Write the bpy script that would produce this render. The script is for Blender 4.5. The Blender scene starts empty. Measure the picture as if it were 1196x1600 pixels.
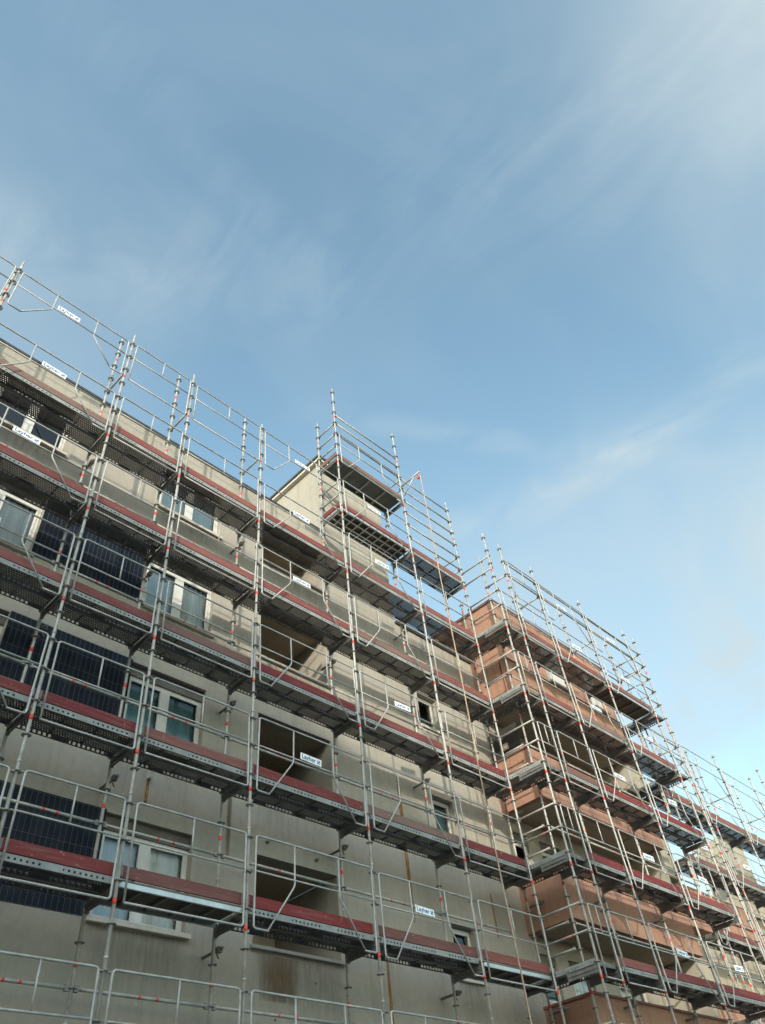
import bpy, bmesh, math, random
from mathutils import Vector, Matrix
random.seed(7)
SC = bpy.context.scene
COL = SC.collection

# ------------------------------------------------------------------ camera
cam_d = bpy.data.cameras.new("camera"); cam = bpy.data.objects.new("camera", cam_d); COL.objects.link(cam)
cam.location = (-3.2254, 0.0, -3.9148)
cam.rotation_mode = 'XYZ'
cam.rotation_euler = (2.379700, 0.096000, -0.778400)
cam_d.sensor_fit = 'VERTICAL'; cam_d.sensor_height = 36.0
cam_d.lens = 36.0 * 1173.36 / 1600.0
cam_d.clip_start = 0.05; cam_d.clip_end = 3000
SC.camera = cam

# ------------------------------------------------------------------ light
SUN_TRAVEL = Vector((1.1, 1.0, -0.45)).normalized()
el = math.asin(-SUN_TRAVEL.z)
rot = math.atan2(-SUN_TRAVEL.x, -SUN_TRAVEL.y)
sd = bpy.data.lights.new("sun", 'SUN'); so = bpy.data.objects.new("sun", sd); COL.objects.link(so)
sd.energy = 1.55; sd.angle = math.radians(1.0); sd.color = (1.0, 0.89, 0.74)
so.rotation_euler = SUN_TRAVEL.to_track_quat('-Z', 'Y').to_euler()
so.location = (-20, -20, 20)

W = bpy.data.worlds.new("World"); SC.world = W; W.use_nodes = True
nt = W.node_tree; N = nt.nodes; L = nt.links; N.clear()
out = N.new('ShaderNodeOutputWorld'); bg = N.new('ShaderNodeBackground')
sky = N.new('ShaderNodeTexSky'); sky.sky_type = 'NISHITA'; sky.sun_disc = False
sky.sun_elevation = el; sky.sun_rotation = rot; sky.air_density = 1.0; sky.dust_density = 0.7; sky.ozone_density = 1.6
bg.inputs['Strength'].default_value = 0.15
tc = N.new('ShaderNodeTexCoord')
def wnode(t, **k):
    n = N.new(t)
    for a, b in k.items(): setattr(n, a, b)
    return n
# thin cirrus: noise stretched along one direction, in the sky's own directions
mp = wnode('ShaderNodeMapping'); mp.inputs['Rotation'].default_value = (0.35, 0.25, 0.5); mp.inputs['Scale'].default_value = (1.3, 2.3, 1.8)
L.new(tc.outputs['Generated'], mp.inputs['Vector'])
n1 = wnode('ShaderNodeTexNoise'); n1.inputs['Scale'].default_value = 1.5; n1.inputs['Detail'].default_value = 5; n1.inputs['Roughness'].default_value = 0.5; n1.inputs['Distortion'].default_value = 0.5
L.new(mp.outputs['Vector'], n1.inputs['Vector'])
n2 = wnode('ShaderNodeTexNoise'); n2.inputs['Scale'].default_value = 1.1; n2.inputs['Detail'].default_value = 2
L.new(tc.outputs['Generated'], n2.inputs['Vector'])
r1 = wnode('ShaderNodeMapRange'); r1.inputs['From Min'].default_value = 0.42; r1.inputs['From Max'].default_value = 0.80; r1.inputs['To Max'].default_value = 0.30
L.new(n1.outputs['Fac'], r1.inputs['Value'])
r2 = wnode('ShaderNodeMapRange'); r2.inputs['From Min'].default_value = 0.34; r2.inputs['From Max'].default_value = 0.66
L.new(n2.outputs['Fac'], r2.inputs['Value'])
mu = wnode('ShaderNodeMath', operation='MULTIPLY'); L.new(r1.outputs['Result'], mu.inputs[0]); L.new(r2.outputs['Result'], mu.inputs[1])
# two wide cloud veils standing in fixed directions of the sky
def veil(d, lo, hi, amt):
    dp = wnode('ShaderNodeVectorMath', operation='DOT_PRODUCT'); dp.inputs[1].default_value = Vector(d).normalized()
    nz = wnode('ShaderNodeVectorMath', operation='NORMALIZE'); L.new(tc.outputs['Generated'], nz.inputs[0]); L.new(nz.outputs['Vector'], dp.inputs[0])
    mr = wnode('ShaderNodeMapRange'); mr.interpolation_type = 'SMOOTHSTEP'
    mr.inputs['From Min'].default_value = lo; mr.inputs['From Max'].default_value = hi; mr.inputs['To Max'].default_value = amt
    L.new(dp.outputs['Value'], mr.inputs['Value'])
    m2 = wnode('ShaderNodeMath', operation='MULTIPLY'); L.new(mr.outputs['Result'], m2.inputs[0])
    rr = wnode('ShaderNodeMapRange'); rr.inputs['From Min'].default_value = 0.3; rr.inputs['From Max'].default_value = 0.65; rr.inputs['To Min'].default_value = 0.35
    L.new(n1.outputs['Fac'], rr.inputs['Value']); L.new(rr.outputs['Result'], m2.inputs[1])
    return m2
VEILS = [((0.50, -0.27, 0.83), 0.93, 1.0, 0.62), ((0.0, 0.58, 0.82), 0.95, 1.0, 0.30), ((0.35, 0.3, 0.89), 0.55, 0.9, 0.06), ((0.78, 0.22, 0.59), 0.97, 1.0, 0.28), ((0.93, 0.28, 0.24), 0.78, 1.0, 0.72)]
CLOUDSUM = mu
for v in VEILS:
    a = wnode('ShaderNodeMath', operation='ADD'); a.use_clamp = True
    L.new(CLOUDSUM.outputs[0], a.inputs[0]); L.new(veil(*v).outputs[0], a.inputs[1]); CLOUDSUM = a
# long wind-drawn streaks of cirrus, each along a great circle between two directions
n3 = wnode('ShaderNodeTexNoise'); n3.inputs['Scale'].default_value = 7.0; n3.inputs['Detail'].default_value = 9; n3.inputs['Roughness'].default_value = 0.6; n3.inputs['Distortion'].default_value = 1.2
mp3 = wnode('ShaderNodeMapping'); mp3.inputs['Rotation'].default_value = (0.2, 0.1, 0.25); mp3.inputs['Scale'].default_value = (1.6, 0.5, 1.4)
L.new(tc.outputs['Generated'], mp3.inputs['Vector']); L.new(mp3.outputs['Vector'], n3.inputs['Vector'])
r3 = wnode('ShaderNodeMapRange'); r3.inputs['From Min'].default_value = 0.36; r3.inputs['From Max'].default_value = 0.68
L.new(n3.outputs['Fac'], r3.inputs['Value'])
nz_ = wnode('ShaderNodeVectorMath', operation='NORMALIZE'); L.new(tc.outputs['Generated'], nz_.inputs[0])
wob = wnode('ShaderNodeMath', operation='MULTIPLY_ADD'); wob.inputs[1].default_value = 0.16; wob.inputs[2].default_value = -0.08; L.new(n1.outputs['Fac'], wob.inputs[0])
def streak(a, b, width, reach, amt):
    a = Vector(a).normalized(); b = Vector(b).normalized(); nn = a.cross(b).normalized(); mid = (a + b).normalized()
    d1 = wnode('ShaderNodeVectorMath', operation='DOT_PRODUCT'); d1.inputs[1].default_value = nn; L.new(nz_.outputs['Vector'], d1.inputs[0])
    w1 = wnode('ShaderNodeMath', operation='ADD'); L.new(d1.outputs['Value'], w1.inputs[0]); L.new(wob.outputs[0], w1.inputs[1])
    ab = wnode('ShaderNodeMath', operation='ABSOLUTE'); L.new(w1.outputs[0], ab.inputs[0])
    m1 = wnode('ShaderNodeMapRange'); m1.interpolation_type = 'SMOOTHSTEP'; m1.inputs['From Min'].default_value = width; m1.inputs['From Max'].default_value = 0.0; m1.inputs['To Max'].default_value = amt
    L.new(ab.outputs[0], m1.inputs['Value'])
    d2 = wnode('ShaderNodeVectorMath', operation='DOT_PRODUCT'); d2.inputs[1].default_value = mid; L.new(nz_.outputs['Vector'], d2.inputs[0])
    m2 = wnode('ShaderNodeMapRange'); m2.interpolation_type = 'SMOOTHSTEP'; m2.inputs['From Min'].default_value = reach; m2.inputs['From Max'].default_value = 1.0
    L.new(d2.outputs['Value'], m2.inputs['Value'])
    p = wnode('ShaderNodeMath', operation='MULTIPLY'); L.new(m1.outputs['Result'], p.inputs[0]); L.new(m2.outputs['Result'], p.inputs[1])
    q = wnode('ShaderNodeMath', operation='MULTIPLY'); L.new(p.outputs[0], q.inputs[0]); L.new(r3.outputs['Result'], q.inputs[1])
    return q
for st in (((0.64, 0.335, 0.691), (0.699, 0.027, 0.714), 0.045, 0.94, 0.5), ((0.477, 0.372, 0.796), (0.72, 0.12, 0.68), 0.03, 0.92, 0.22),
           ((-0.072, 0.286, 0.955), (0.218, 0.293, 0.931), 0.05, 0.93, 0.12), ((0.335, 0.211, 0.918), (0.478, -0.192, 0.857), 0.16, 0.88, 0.14),
           ((0.007, 0.508, 0.862), (0.207, 0.391, 0.897), 0.12, 0.94, 0.22), ((0.8, 0.411, 0.437), (0.867, 0.177, 0.465), 0.07, 0.93, 0.4)):
    a = wnode('ShaderNodeMath', operation='ADD'); a.use_clamp = True
    L.new(CLOUDSUM.outputs[0], a.inputs[0]); L.new(streak(*st).outputs[0], a.inputs[1]); CLOUDSUM = a
mix = wnode('ShaderNodeMix', data_type='RGBA'); mix.inputs['B'].default_value = (1.60, 1.90, 2.02, 1)
L.new(CLOUDSUM.outputs[0], mix.inputs['Factor']); tint = wnode('ShaderNodeMix', data_type='RGBA', blend_type='MULTIPLY'); tint.inputs['Factor'].default_value = 1.0; tint.inputs['B'].default_value = (1.02, 1.085, 0.885, 1)
L.new(sky.outputs['Color'], tint.inputs['A']); L.new(tint.outputs['Result'], mix.inputs['A'])
# bright glow added round the sun, behind the camera, to lift the shaded walls
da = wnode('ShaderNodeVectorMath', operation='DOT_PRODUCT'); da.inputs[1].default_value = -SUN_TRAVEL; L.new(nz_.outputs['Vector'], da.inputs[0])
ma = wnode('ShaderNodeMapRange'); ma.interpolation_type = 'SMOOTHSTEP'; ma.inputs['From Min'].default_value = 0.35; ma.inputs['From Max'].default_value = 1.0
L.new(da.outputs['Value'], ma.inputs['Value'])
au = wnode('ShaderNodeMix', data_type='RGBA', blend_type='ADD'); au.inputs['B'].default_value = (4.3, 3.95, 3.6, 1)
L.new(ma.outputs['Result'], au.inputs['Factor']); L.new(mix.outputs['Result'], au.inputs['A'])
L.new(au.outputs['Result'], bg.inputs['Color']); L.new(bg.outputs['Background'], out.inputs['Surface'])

SC.view_settings.view_transform = 'Standard'; SC.view_settings.look = 'None'
SC.view_settings.gamma = 1.0; SC.view_settings.use_curve_mapping = False
SC.view_settings.exposure = 1.4
SC.render.engine = 'CYCLES'
SC.cycles.transparent_max_bounces = 16

# ------------------------------------------------------------------ materials
def newmat(name):
    m = bpy.data.materials.new(name); m.use_nodes = True
    b = m.node_tree.nodes['Principled BSDF']
    return m, m.node_tree, b
def objcoord(nt, rnd=True):
    """object coordinates, shifted per object so copies never repeat the same wear"""
    t = nt.nodes.new('ShaderNodeTexCoord')
    if not rnd: return t.outputs['Object']
    oi = nt.nodes.new('ShaderNodeObjectInfo')
    mu = nt.nodes.new('ShaderNodeMath'); mu.operation = 'MULTIPLY'; mu.inputs[1].default_value = 37.0
    nt.links.new(oi.outputs['Random'], mu.inputs[0])
    ad = nt.nodes.new('ShaderNodeVectorMath'); ad.operation = 'ADD'
    nt.links.new(t.outputs['Object'], ad.inputs[0]); nt.links.new(mu.outputs[0], ad.inputs[1])
    return ad.outputs['Vector']
def noise(nt, vec, scale, detail=4, rough=0.55, stretch=None):
    if stretch:
        mp = nt.nodes.new('ShaderNodeMapping'); mp.inputs['Scale'].default_value = stretch
        nt.links.new(vec, mp.inputs['Vector']); vec = mp.outputs['Vector']
    n = nt.nodes.new('ShaderNodeTexNoise'); n.inputs['Scale'].default_value = scale; n.inputs['Detail'].default_value = detail
    n.inputs['Roughness'].default_value = rough; nt.links.new(vec, n.inputs['Vector'])
    return n.outputs['Fac']
def ramp(nt, fac, stops):
    r = nt.nodes.new('ShaderNodeValToRGB'); e = r.color_ramp.elements
    while len(e) < len(stops): e.new(0.5)
    for i, (p, c) in enumerate(stops): e[i].position = p; e[i].color = (*c, 1) if len(c) == 3 else c
    nt.links.new(fac, r.inputs['Fac']); return r.outputs['Color']
def mixc(nt, fac, a, b, mode='MIX'):
    m = nt.nodes.new('ShaderNodeMix'); m.data_type = 'RGBA'; m.blend_type = mode
    for s, v in (('Factor', fac), ('A', a), ('B', b)):
        if isinstance(v, (int, float)): m.inputs[s].default_value = v
        elif isinstance(v, tuple): m.inputs[s].default_value = (*v, 1)
        else: nt.links.new(v, m.inputs[s])
    return m.outputs['Result']
def math_(nt, op, a, b=None, c=None):
    m = nt.nodes.new('ShaderNodeMath'); m.operation = op
    for i, v in enumerate((a, b, c)):
        if v is None: continue
        if isinstance(v, (int, float)): m.inputs[i].default_value = v
        else: nt.links.new(v, m.inputs[i])
    return m.outputs[0]
def bump(nt, b, h, dist=0.01, strength=0.5):
    n = nt.nodes.new('ShaderNodeBump'); n.inputs['Distance'].default_value = dist; n.inputs['Strength'].default_value = strength
    nt.links.new(h, n.inputs['Height']); nt.links.new(n.outputs['Normal'], b.inputs['Normal'])

def render_mat(name, base, dark, stain, rough=0.9, streak=0.5):
    m, nt, b = newmat(name); v = objcoord(nt, False)
    big = noise(nt, v, 0.45, 5); fine = noise(nt, v, 9, 5, 0.7); st = noise(nt, v, 2.2, 5, 0.6, (3.2, 3.2, 0.22))
    c = ramp(nt, big, [(0.32, dark), (0.62, base)])
    c = mixc(nt, ramp(nt, fine, [(0.3, (0, 0, 0)), (0.75, (1, 1, 1))]), c, tuple(min(1, x * 1.13) for x in base))
    f = ramp(nt, st, [(0.50, (0, 0, 0)), (0.78, (streak, streak, streak))])
    c = mixc(nt, f, c, stain)
    nt.links.new(c, b.inputs['Base Color']); b.inputs['Roughness'].default_value = rough
    g = noise(nt, v, 60, 4, 0.7)
    bump(nt, b, g, 0.006, 0.5)
    return m
M = {}
M['beige'] = render_mat('beige_render', (0.335, 0.308, 0.262), (0.275, 0.254, 0.218), (0.18, 0.164, 0.14), streak=0.34)
M['beige_far'] = render_mat('beige_render_far', (0.36, 0.325, 0.255), (0.31, 0.275, 0.215), (0.20, 0.17, 0.13), streak=0.3)
M['pink'] = render_mat('terracotta_render', (0.345, 0.196, 0.138), (0.245, 0.14, 0.10), (0.13, 0.078, 0.058), streak=0.45)
M['soffit'] = render_mat('soffit_paint', (0.40, 0.335, 0.255), (0.34, 0.28, 0.21), (0.16, 0.13, 0.09), streak=0.3)
M['conc'] = render_mat('concrete', (0.28, 0.27, 0.24), (0.22, 0.21, 0.19), (0.13, 0.12, 0.11))

def simple(name, col, rough=0.6, metal=0.0, var=0.25, scale=6):
    m, nt, b = newmat(name); v = objcoord(nt)
    f = noise(nt, v, scale, 4)
    lo = tuple(c * (1 - var) for c in col); hi = tuple(min(1, c * (1 + var)) for c in col)
    nt.links.new(ramp(nt, f, [(0.3, lo), (0.7, hi)]), b.inputs['Base Color'])
    b.inputs['Roughness'].default_value = rough; b.inputs['Metallic'].default_value = metal
    return m
def galv(name, lo, hi, metal, rough):
    m, nt, b = newmat(name); v = objcoord(nt)
    f = noise(nt, v, 7, 4, 0.6); g = noise(nt, v, 3, 3)
    c = ramp(nt, f, [(0.3, lo), (0.7, hi)])
    c = mixc(nt, ramp(nt, g, [(0.62, (0, 0, 0)), (0.78, (0.45, 0.45, 0.45))]), c, (0.22, 0.17, 0.13))
    nt.links.new(c, b.inputs['Base Color']); b.inputs['Metallic'].default_value = metal
    nt.links.new(ramp(nt, f, [(0.3, (rough,) * 3), (0.7, (rough + 0.2,) * 3)]), b.inputs['Roughness'])
    return m
M['tube'] = galv('galvanised_tube', (0.27, 0.27, 0.255), (0.46, 0.45, 0.42), 0.22, 0.45)
M['rail'] = galv('guardrail_tube', (0.28, 0.285, 0.28), (0.45, 0.45, 0.435), 0.22, 0.45)
M['ring'] = galv('rosette_steel', (0.16, 0.16, 0.15), (0.30, 0.29, 0.27), 0.5, 0.5)
M['beam'] = galv('transom_steel', (0.14, 0.14, 0.135), (0.24, 0.23, 0.22), 0.5, 0.5)
M['red'] = simple('red_marking', (0.72, 0.06, 0.035), 0.5)
M['green'] = simple('green_marking', (0.12, 0.28, 0.17), 0.5)
M['white'] = simple('white_pvc', (0.56, 0.55, 0.51), 0.4, var=0.08)
M['cream'] = simple('cream_sill', (0.55, 0.51, 0.43), 0.7, var=0.12)
M['plate'] = simple('sign_plate', (0.80, 0.82, 0.82), 0.35, var=0.05)
M['ink'] = simple('sign_ink', (0.03, 0.10, 0.25), 0.5)
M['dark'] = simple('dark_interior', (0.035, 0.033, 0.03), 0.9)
M['coping'] = simple('dark_coping', (0.045, 0.042, 0.042), 0.6)
M['pinkcoping'] = simple('rust_coping', (0.16, 0.075, 0.055), 0.6)
M['shutter'] = simple('shutter_box', (0.13, 0.12, 0.10), 0.8)
M['rope'] = simple('rope_fibre', (0.36, 0.27, 0.20), 0.9)
M['door'] = simple('dark_door', (0.10, 0.07, 0.05), 0.5)
M['asphalt'] = simple('asphalt', (0.05, 0.05, 0.052), 0.9, scale=30)
M['pavement'] = simple('pavement_slab', (0.25, 0.24, 0.22), 0.9, scale=8)
M['roof'] = simple('roof_tile', (0.22, 0.10, 0.06), 0.8)

def rustmat(name, c0, c1):
    m, nt, b = newmat(name); v = objcoord(nt)
    f = noise(nt, v, 4, 5, 0.7, (4, 4, 0.6))
    nt.links.new(ramp(nt, f, [(0.3, c0), (0.7, c1)]), b.inputs['Base Color'])
    t = nt.nodes.new('ShaderNodeTexCoord'); sp = nt.nodes.new('ShaderNodeSeparateXYZ'); nt.links.new(t.outputs['Generated'], sp.inputs[0])
    ex = math_(nt, 'SUBTRACT', 1.0, math_(nt, 'MULTIPLY', 2.0, math_(nt, 'ABSOLUTE', math_(nt, 'SUBTRACT', sp.outputs['X'], 0.5))))
    ez = math_(nt, 'SUBTRACT', 1.0, math_(nt, 'MULTIPLY', 2.0, math_(nt, 'ABSOLUTE', math_(nt, 'SUBTRACT', sp.outputs['Z'], 0.5))))
    a = math_(nt, 'MULTIPLY', math_(nt, 'POWER', math_(nt, 'MAXIMUM', ex, 0.0), 0.7), math_(nt, 'POWER', math_(nt, 'MAXIMUM', ez, 0.0), 0.4))
    a = math_(nt, 'MULTIPLY', a, math_(nt, 'MULTIPLY_ADD', f, 2.4, -0.35)); 
    cl = nt.nodes.new('ShaderNodeClamp'); nt.links.new(math_(nt, 'MULTIPLY', a, 1.25 if name == 'rust_stain' else 0.7), cl.inputs['Value']); nt.links.new(cl.outputs[0], b.inputs['Alpha'])
    b.inputs['Roughness'].default_value = 0.95
    return m
M['rust'] = rustmat('rust_stain', (0.26, 0.10, 0.02), (0.40, 0.21, 0.06))
M['damp'] = rustmat('damp_patch', (0.17, 0.115, 0.07), (0.24, 0.165, 0.10))

def grimemat():
    m, nt, b = newmat('grime'); v = objcoord(nt)
    f = noise(nt, v, 5, 5, 0.7, (3, 3, 0.35))
    b.inputs['Base Color'].default_value = (0.09, 0.085, 0.07, 1)
    t = nt.nodes.new('ShaderNodeTexCoord'); sp = nt.nodes.new('ShaderNodeSeparateXYZ'); nt.links.new(t.outputs['Generated'], sp.inputs[0])
    ex = math_(nt, 'SUBTRACT', 1.0, math_(nt, 'POWER', math_(nt, 'ABSOLUTE', math_(nt, 'MULTIPLY_ADD', sp.outputs['X'], 2.0, -1.0)), 4.0))
    a = math_(nt, 'MULTIPLY', math_(nt, 'MULTIPLY', ex, math_(nt, 'POWER', sp.outputs['Z'], 1.6)), math_(nt, 'MULTIPLY_ADD', f, 2.2, -0.55))
    cl = nt.nodes.new('ShaderNodeClamp'); nt.links.new(math_(nt, 'MULTIPLY', a, 0.22), cl.inputs['Value']); nt.links.new(cl.outputs[0], b.inputs['Alpha'])
    b.inputs['Roughness'].default_value = 0.95
    return m
M['grime'] = grimemat()
def toemat(name, cols, wear):
    m, nt, b = newmat(name); v = objcoord(nt)
    oi = nt.nodes.new('ShaderNodeObjectInfo')
    red = ramp(nt, oi.outputs['Random'], [(0.0, cols[0]), (0.45, cols[1]), (0.75, cols[2]), (0.94, cols[3])])
    g = noise(nt, v, 3, 6, 0.7, (0.5, 1, 9))
    c = mixc(nt, ramp(nt, g, [(0.50, (0, 0, 0)), (0.70, (wear,) * 3)]), red, (0.22, 0.115, 0.095))
    s = noise(nt, v, 16, 6, 0.75)
    c = mixc(nt, ramp(nt, s, [(0.62, (0, 0, 0)), (0.68, (0.7, 0.7, 0.7))]), c, (0.50, 0.42, 0.38))
    nt.links.new(c, b.inputs['Base Color']); b.inputs['Roughness'].default_value = 0.7
    bump(nt, b, g, 0.003, 0.5)
    return m
M['toe'] = toemat('toe_board_paint', [(0.13, 0.008, 0.011), (0.17, 0.013, 0.013), (0.14, 0.018, 0.017), (0.14, 0.07, 0.058)], 0.55)
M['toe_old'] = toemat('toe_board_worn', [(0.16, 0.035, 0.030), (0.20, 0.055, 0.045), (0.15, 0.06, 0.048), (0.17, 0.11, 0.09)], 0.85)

def deckmat(name, kind, lo, hi):
    """steel plank sheet; real see-through punched holes, laid out in the plank's own coordinates"""
    m, nt, b = newmat(name); t = nt.nodes.new('ShaderNodeTexCoord'); sp = nt.nodes.new('ShaderNodeSeparateXYZ')
    nt.links.new(t.outputs['Object'], sp.inputs[0])
    v = objcoord(nt); f = noise(nt, v, 5, 5, 0.65)
    nt.links.new(ramp(nt, f, [(0.3, lo), (0.7, hi)]), b.inputs['Base Color'])
    b.inputs['Metallic'].default_value = 0.08; b.inputs['Roughness'].default_value = 0.75; b.inputs['Specular IOR Level'].default_value = 0.2
    if kind == 'top':
        px, py = 0.040, 0.040
        iy = math_(nt, 'DIVIDE', sp.outputs['Y'], py)
        row = math_(nt, 'FLOOR', iy)
        off = math_(nt, 'MULTIPLY', math_(nt, 'MODULO', row, 2.0), 0.5)
        fx = math_(nt, 'SUBTRACT', math_(nt, 'FRACT', math_(nt, 'ADD', math_(nt, 'DIVIDE', sp.outputs['X'], px), off)), 0.5)
        fy = math_(nt, 'SUBTRACT', math_(nt, 'FRACT', iy), 0.5)
        r = math_(nt, 'SQRT', math_(nt, 'ADD', math_(nt, 'POWER', math_(nt, 'MULTIPLY', fx, 1.0), 2.0), math_(nt, 'POWER', fy, 2.0)))
        hole = math_(nt, 'LESS_THAN', r, 0.185)
    else:
        fx = math_(nt, 'ABSOLUTE', math_(nt, 'SUBTRACT', math_(nt, 'FRACT', math_(nt, 'DIVIDE', sp.outputs['X'], 0.075)), 0.5))
        zz = math_(nt, 'LESS_THAN', math_(nt, 'ABSOLUTE', math_(nt, 'SUBTRACT', sp.outputs['Z'], 0.006)), 0.021 if kind == 'inner' else 0.013)
        cl = math_(nt, 'LESS_THAN', math_(nt, 'FRACT', math_(nt, 'DIVIDE', sp.outputs['X'], 0.86)), 0.68)
        hole = math_(nt, 'MULTIPLY', math_(nt, 'MULTIPLY', math_(nt, 'LESS_THAN', fx, 0.28 if kind == 'inner' else 0.19), zz), cl)
    nt.links.new(math_(nt, 'SUBTRACT', 1.0, hole), b.inputs['Alpha'])
    return m
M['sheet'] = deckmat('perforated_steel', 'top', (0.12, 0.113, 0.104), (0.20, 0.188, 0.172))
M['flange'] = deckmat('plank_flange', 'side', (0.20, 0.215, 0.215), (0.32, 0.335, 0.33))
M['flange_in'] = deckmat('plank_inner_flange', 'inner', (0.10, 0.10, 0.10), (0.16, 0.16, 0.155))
M['plain'] = simple('solid_deck_board', (0.10, 0.085, 0.07), 0.7)
M['alu'] = simple('aluminium_edge', (0.52, 0.54, 0.54), 0.35, 0.5, var=0.12)
M['gdeck'] = simple('grey_green_board', (0.11, 0.13, 0.12), 0.6)

def tilemat():
    m, nt, b = newmat('navy_tile'); t = nt.nodes.new('ShaderNodeTexCoord')
    mp = nt.nodes.new('ShaderNodeMapping'); mp.inputs['Rotation'].default_value = (math.radians(90), 0, 0)
    sp = nt.nodes.new('ShaderNodeSeparateXYZ'); nt.links.new(t.outputs['Object'], sp.inputs[0])
    cb = nt.nodes.new('ShaderNodeCombineXYZ'); nt.links.new(sp.outputs['X'], cb.inputs[0]); nt.links.new(sp.outputs['Z'], cb.inputs[1])
    br = nt.nodes.new('ShaderNodeTexBrick'); br.offset = 0.0; br.squash = 1.0
    br.inputs['Scale'].default_value = 1.0; br.inputs['Brick Width'].default_value = 0.085; br.inputs['Row Height'].default_value = 0.29
    br.inputs['Mortar Size'].default_value = 0.0035; br.inputs['Mortar Smooth'].default_value = 0.1
    br.inputs['Color1'].default_value = (0.006, 0.009, 0.016, 1); br.inputs['Color2'].default_value = (0.011, 0.015, 0.025, 1); br.inputs['Mortar'].default_value = (0.075, 0.08, 0.09, 1)
    nt.links.new(cb.outputs[0], br.inputs['Vector'])
    v = objcoord(nt, False); f = noise(nt, v, 3, 4)
    c = mixc(nt, ramp(nt, f, [(0.45, (0, 0, 0)), (0.8, (0.16, 0.16, 0.16))]), br.outputs['Color'], (0.07, 0.07, 0.075))
    nt.links.new(c, b.inputs['Base Color']); b.inputs['Roughness'].default_value = 0.4
    b.inputs['Specular IOR Level'].default_value = 0.12
    bump(nt, b, br.outputs['Fac'], -0.003, 0.6)
    return m
M['tile'] = tilemat()
def glassmat():
    m, nt, b = newmat('window_glass'); o = nt.nodes['Material Output']
    gl = nt.nodes.new('ShaderNodeBsdfGlossy'); gl.inputs['Roughness'].default_value = 0.02
    tr = nt.nodes.new('ShaderNodeBsdfTransparent'); tr.inputs['Color'].default_value = (0.90, 0.94, 0.94, 1)
    fr = nt.nodes.new('ShaderNodeFresnel'); fr.inputs['IOR'].default_value = 1.7
    mx = nt.nodes.new('ShaderNodeMixShader')
    nt.links.new(fr.outputs[0], mx.inputs[0]); nt.links.new(tr.outputs[0], mx.inputs[1]); nt.links.new(gl.outputs[0], mx.inputs[2])
    nt.links.new(mx.outputs[0], o.inputs['Surface'])
    return m
M['glass'] = glassmat()
def curtainmat(name, a, c2):
    m, nt, b = newmat(name); v = objcoord(nt)
    f = noise(nt, v, 3, 3, 0.5, (6, 1, 0.3))
    nt.links.new(ramp(nt, f, [(0.3, a), (0.7, c2)]), b.inputs['Base Color']); b.inputs['Roughness'].default_value = 0.95
    return m
M['net'] = curtainmat('net_curtain', (0.52, 0.54, 0.52), (0.82, 0.82, 0.78))
M['teal'] = curtainmat('teal_blind', (0.10, 0.20, 0.22), (0.17, 0.30, 0.32))
M['pale'] = curtainmat('pale_blue_blind', (0.48, 0.58, 0.64), (0.60, 0.68, 0.74))
M['panel'] = curtainmat('white_slat_shutter', (0.68, 0.66, 0.60), (0.80, 0.78, 0.72))

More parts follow.
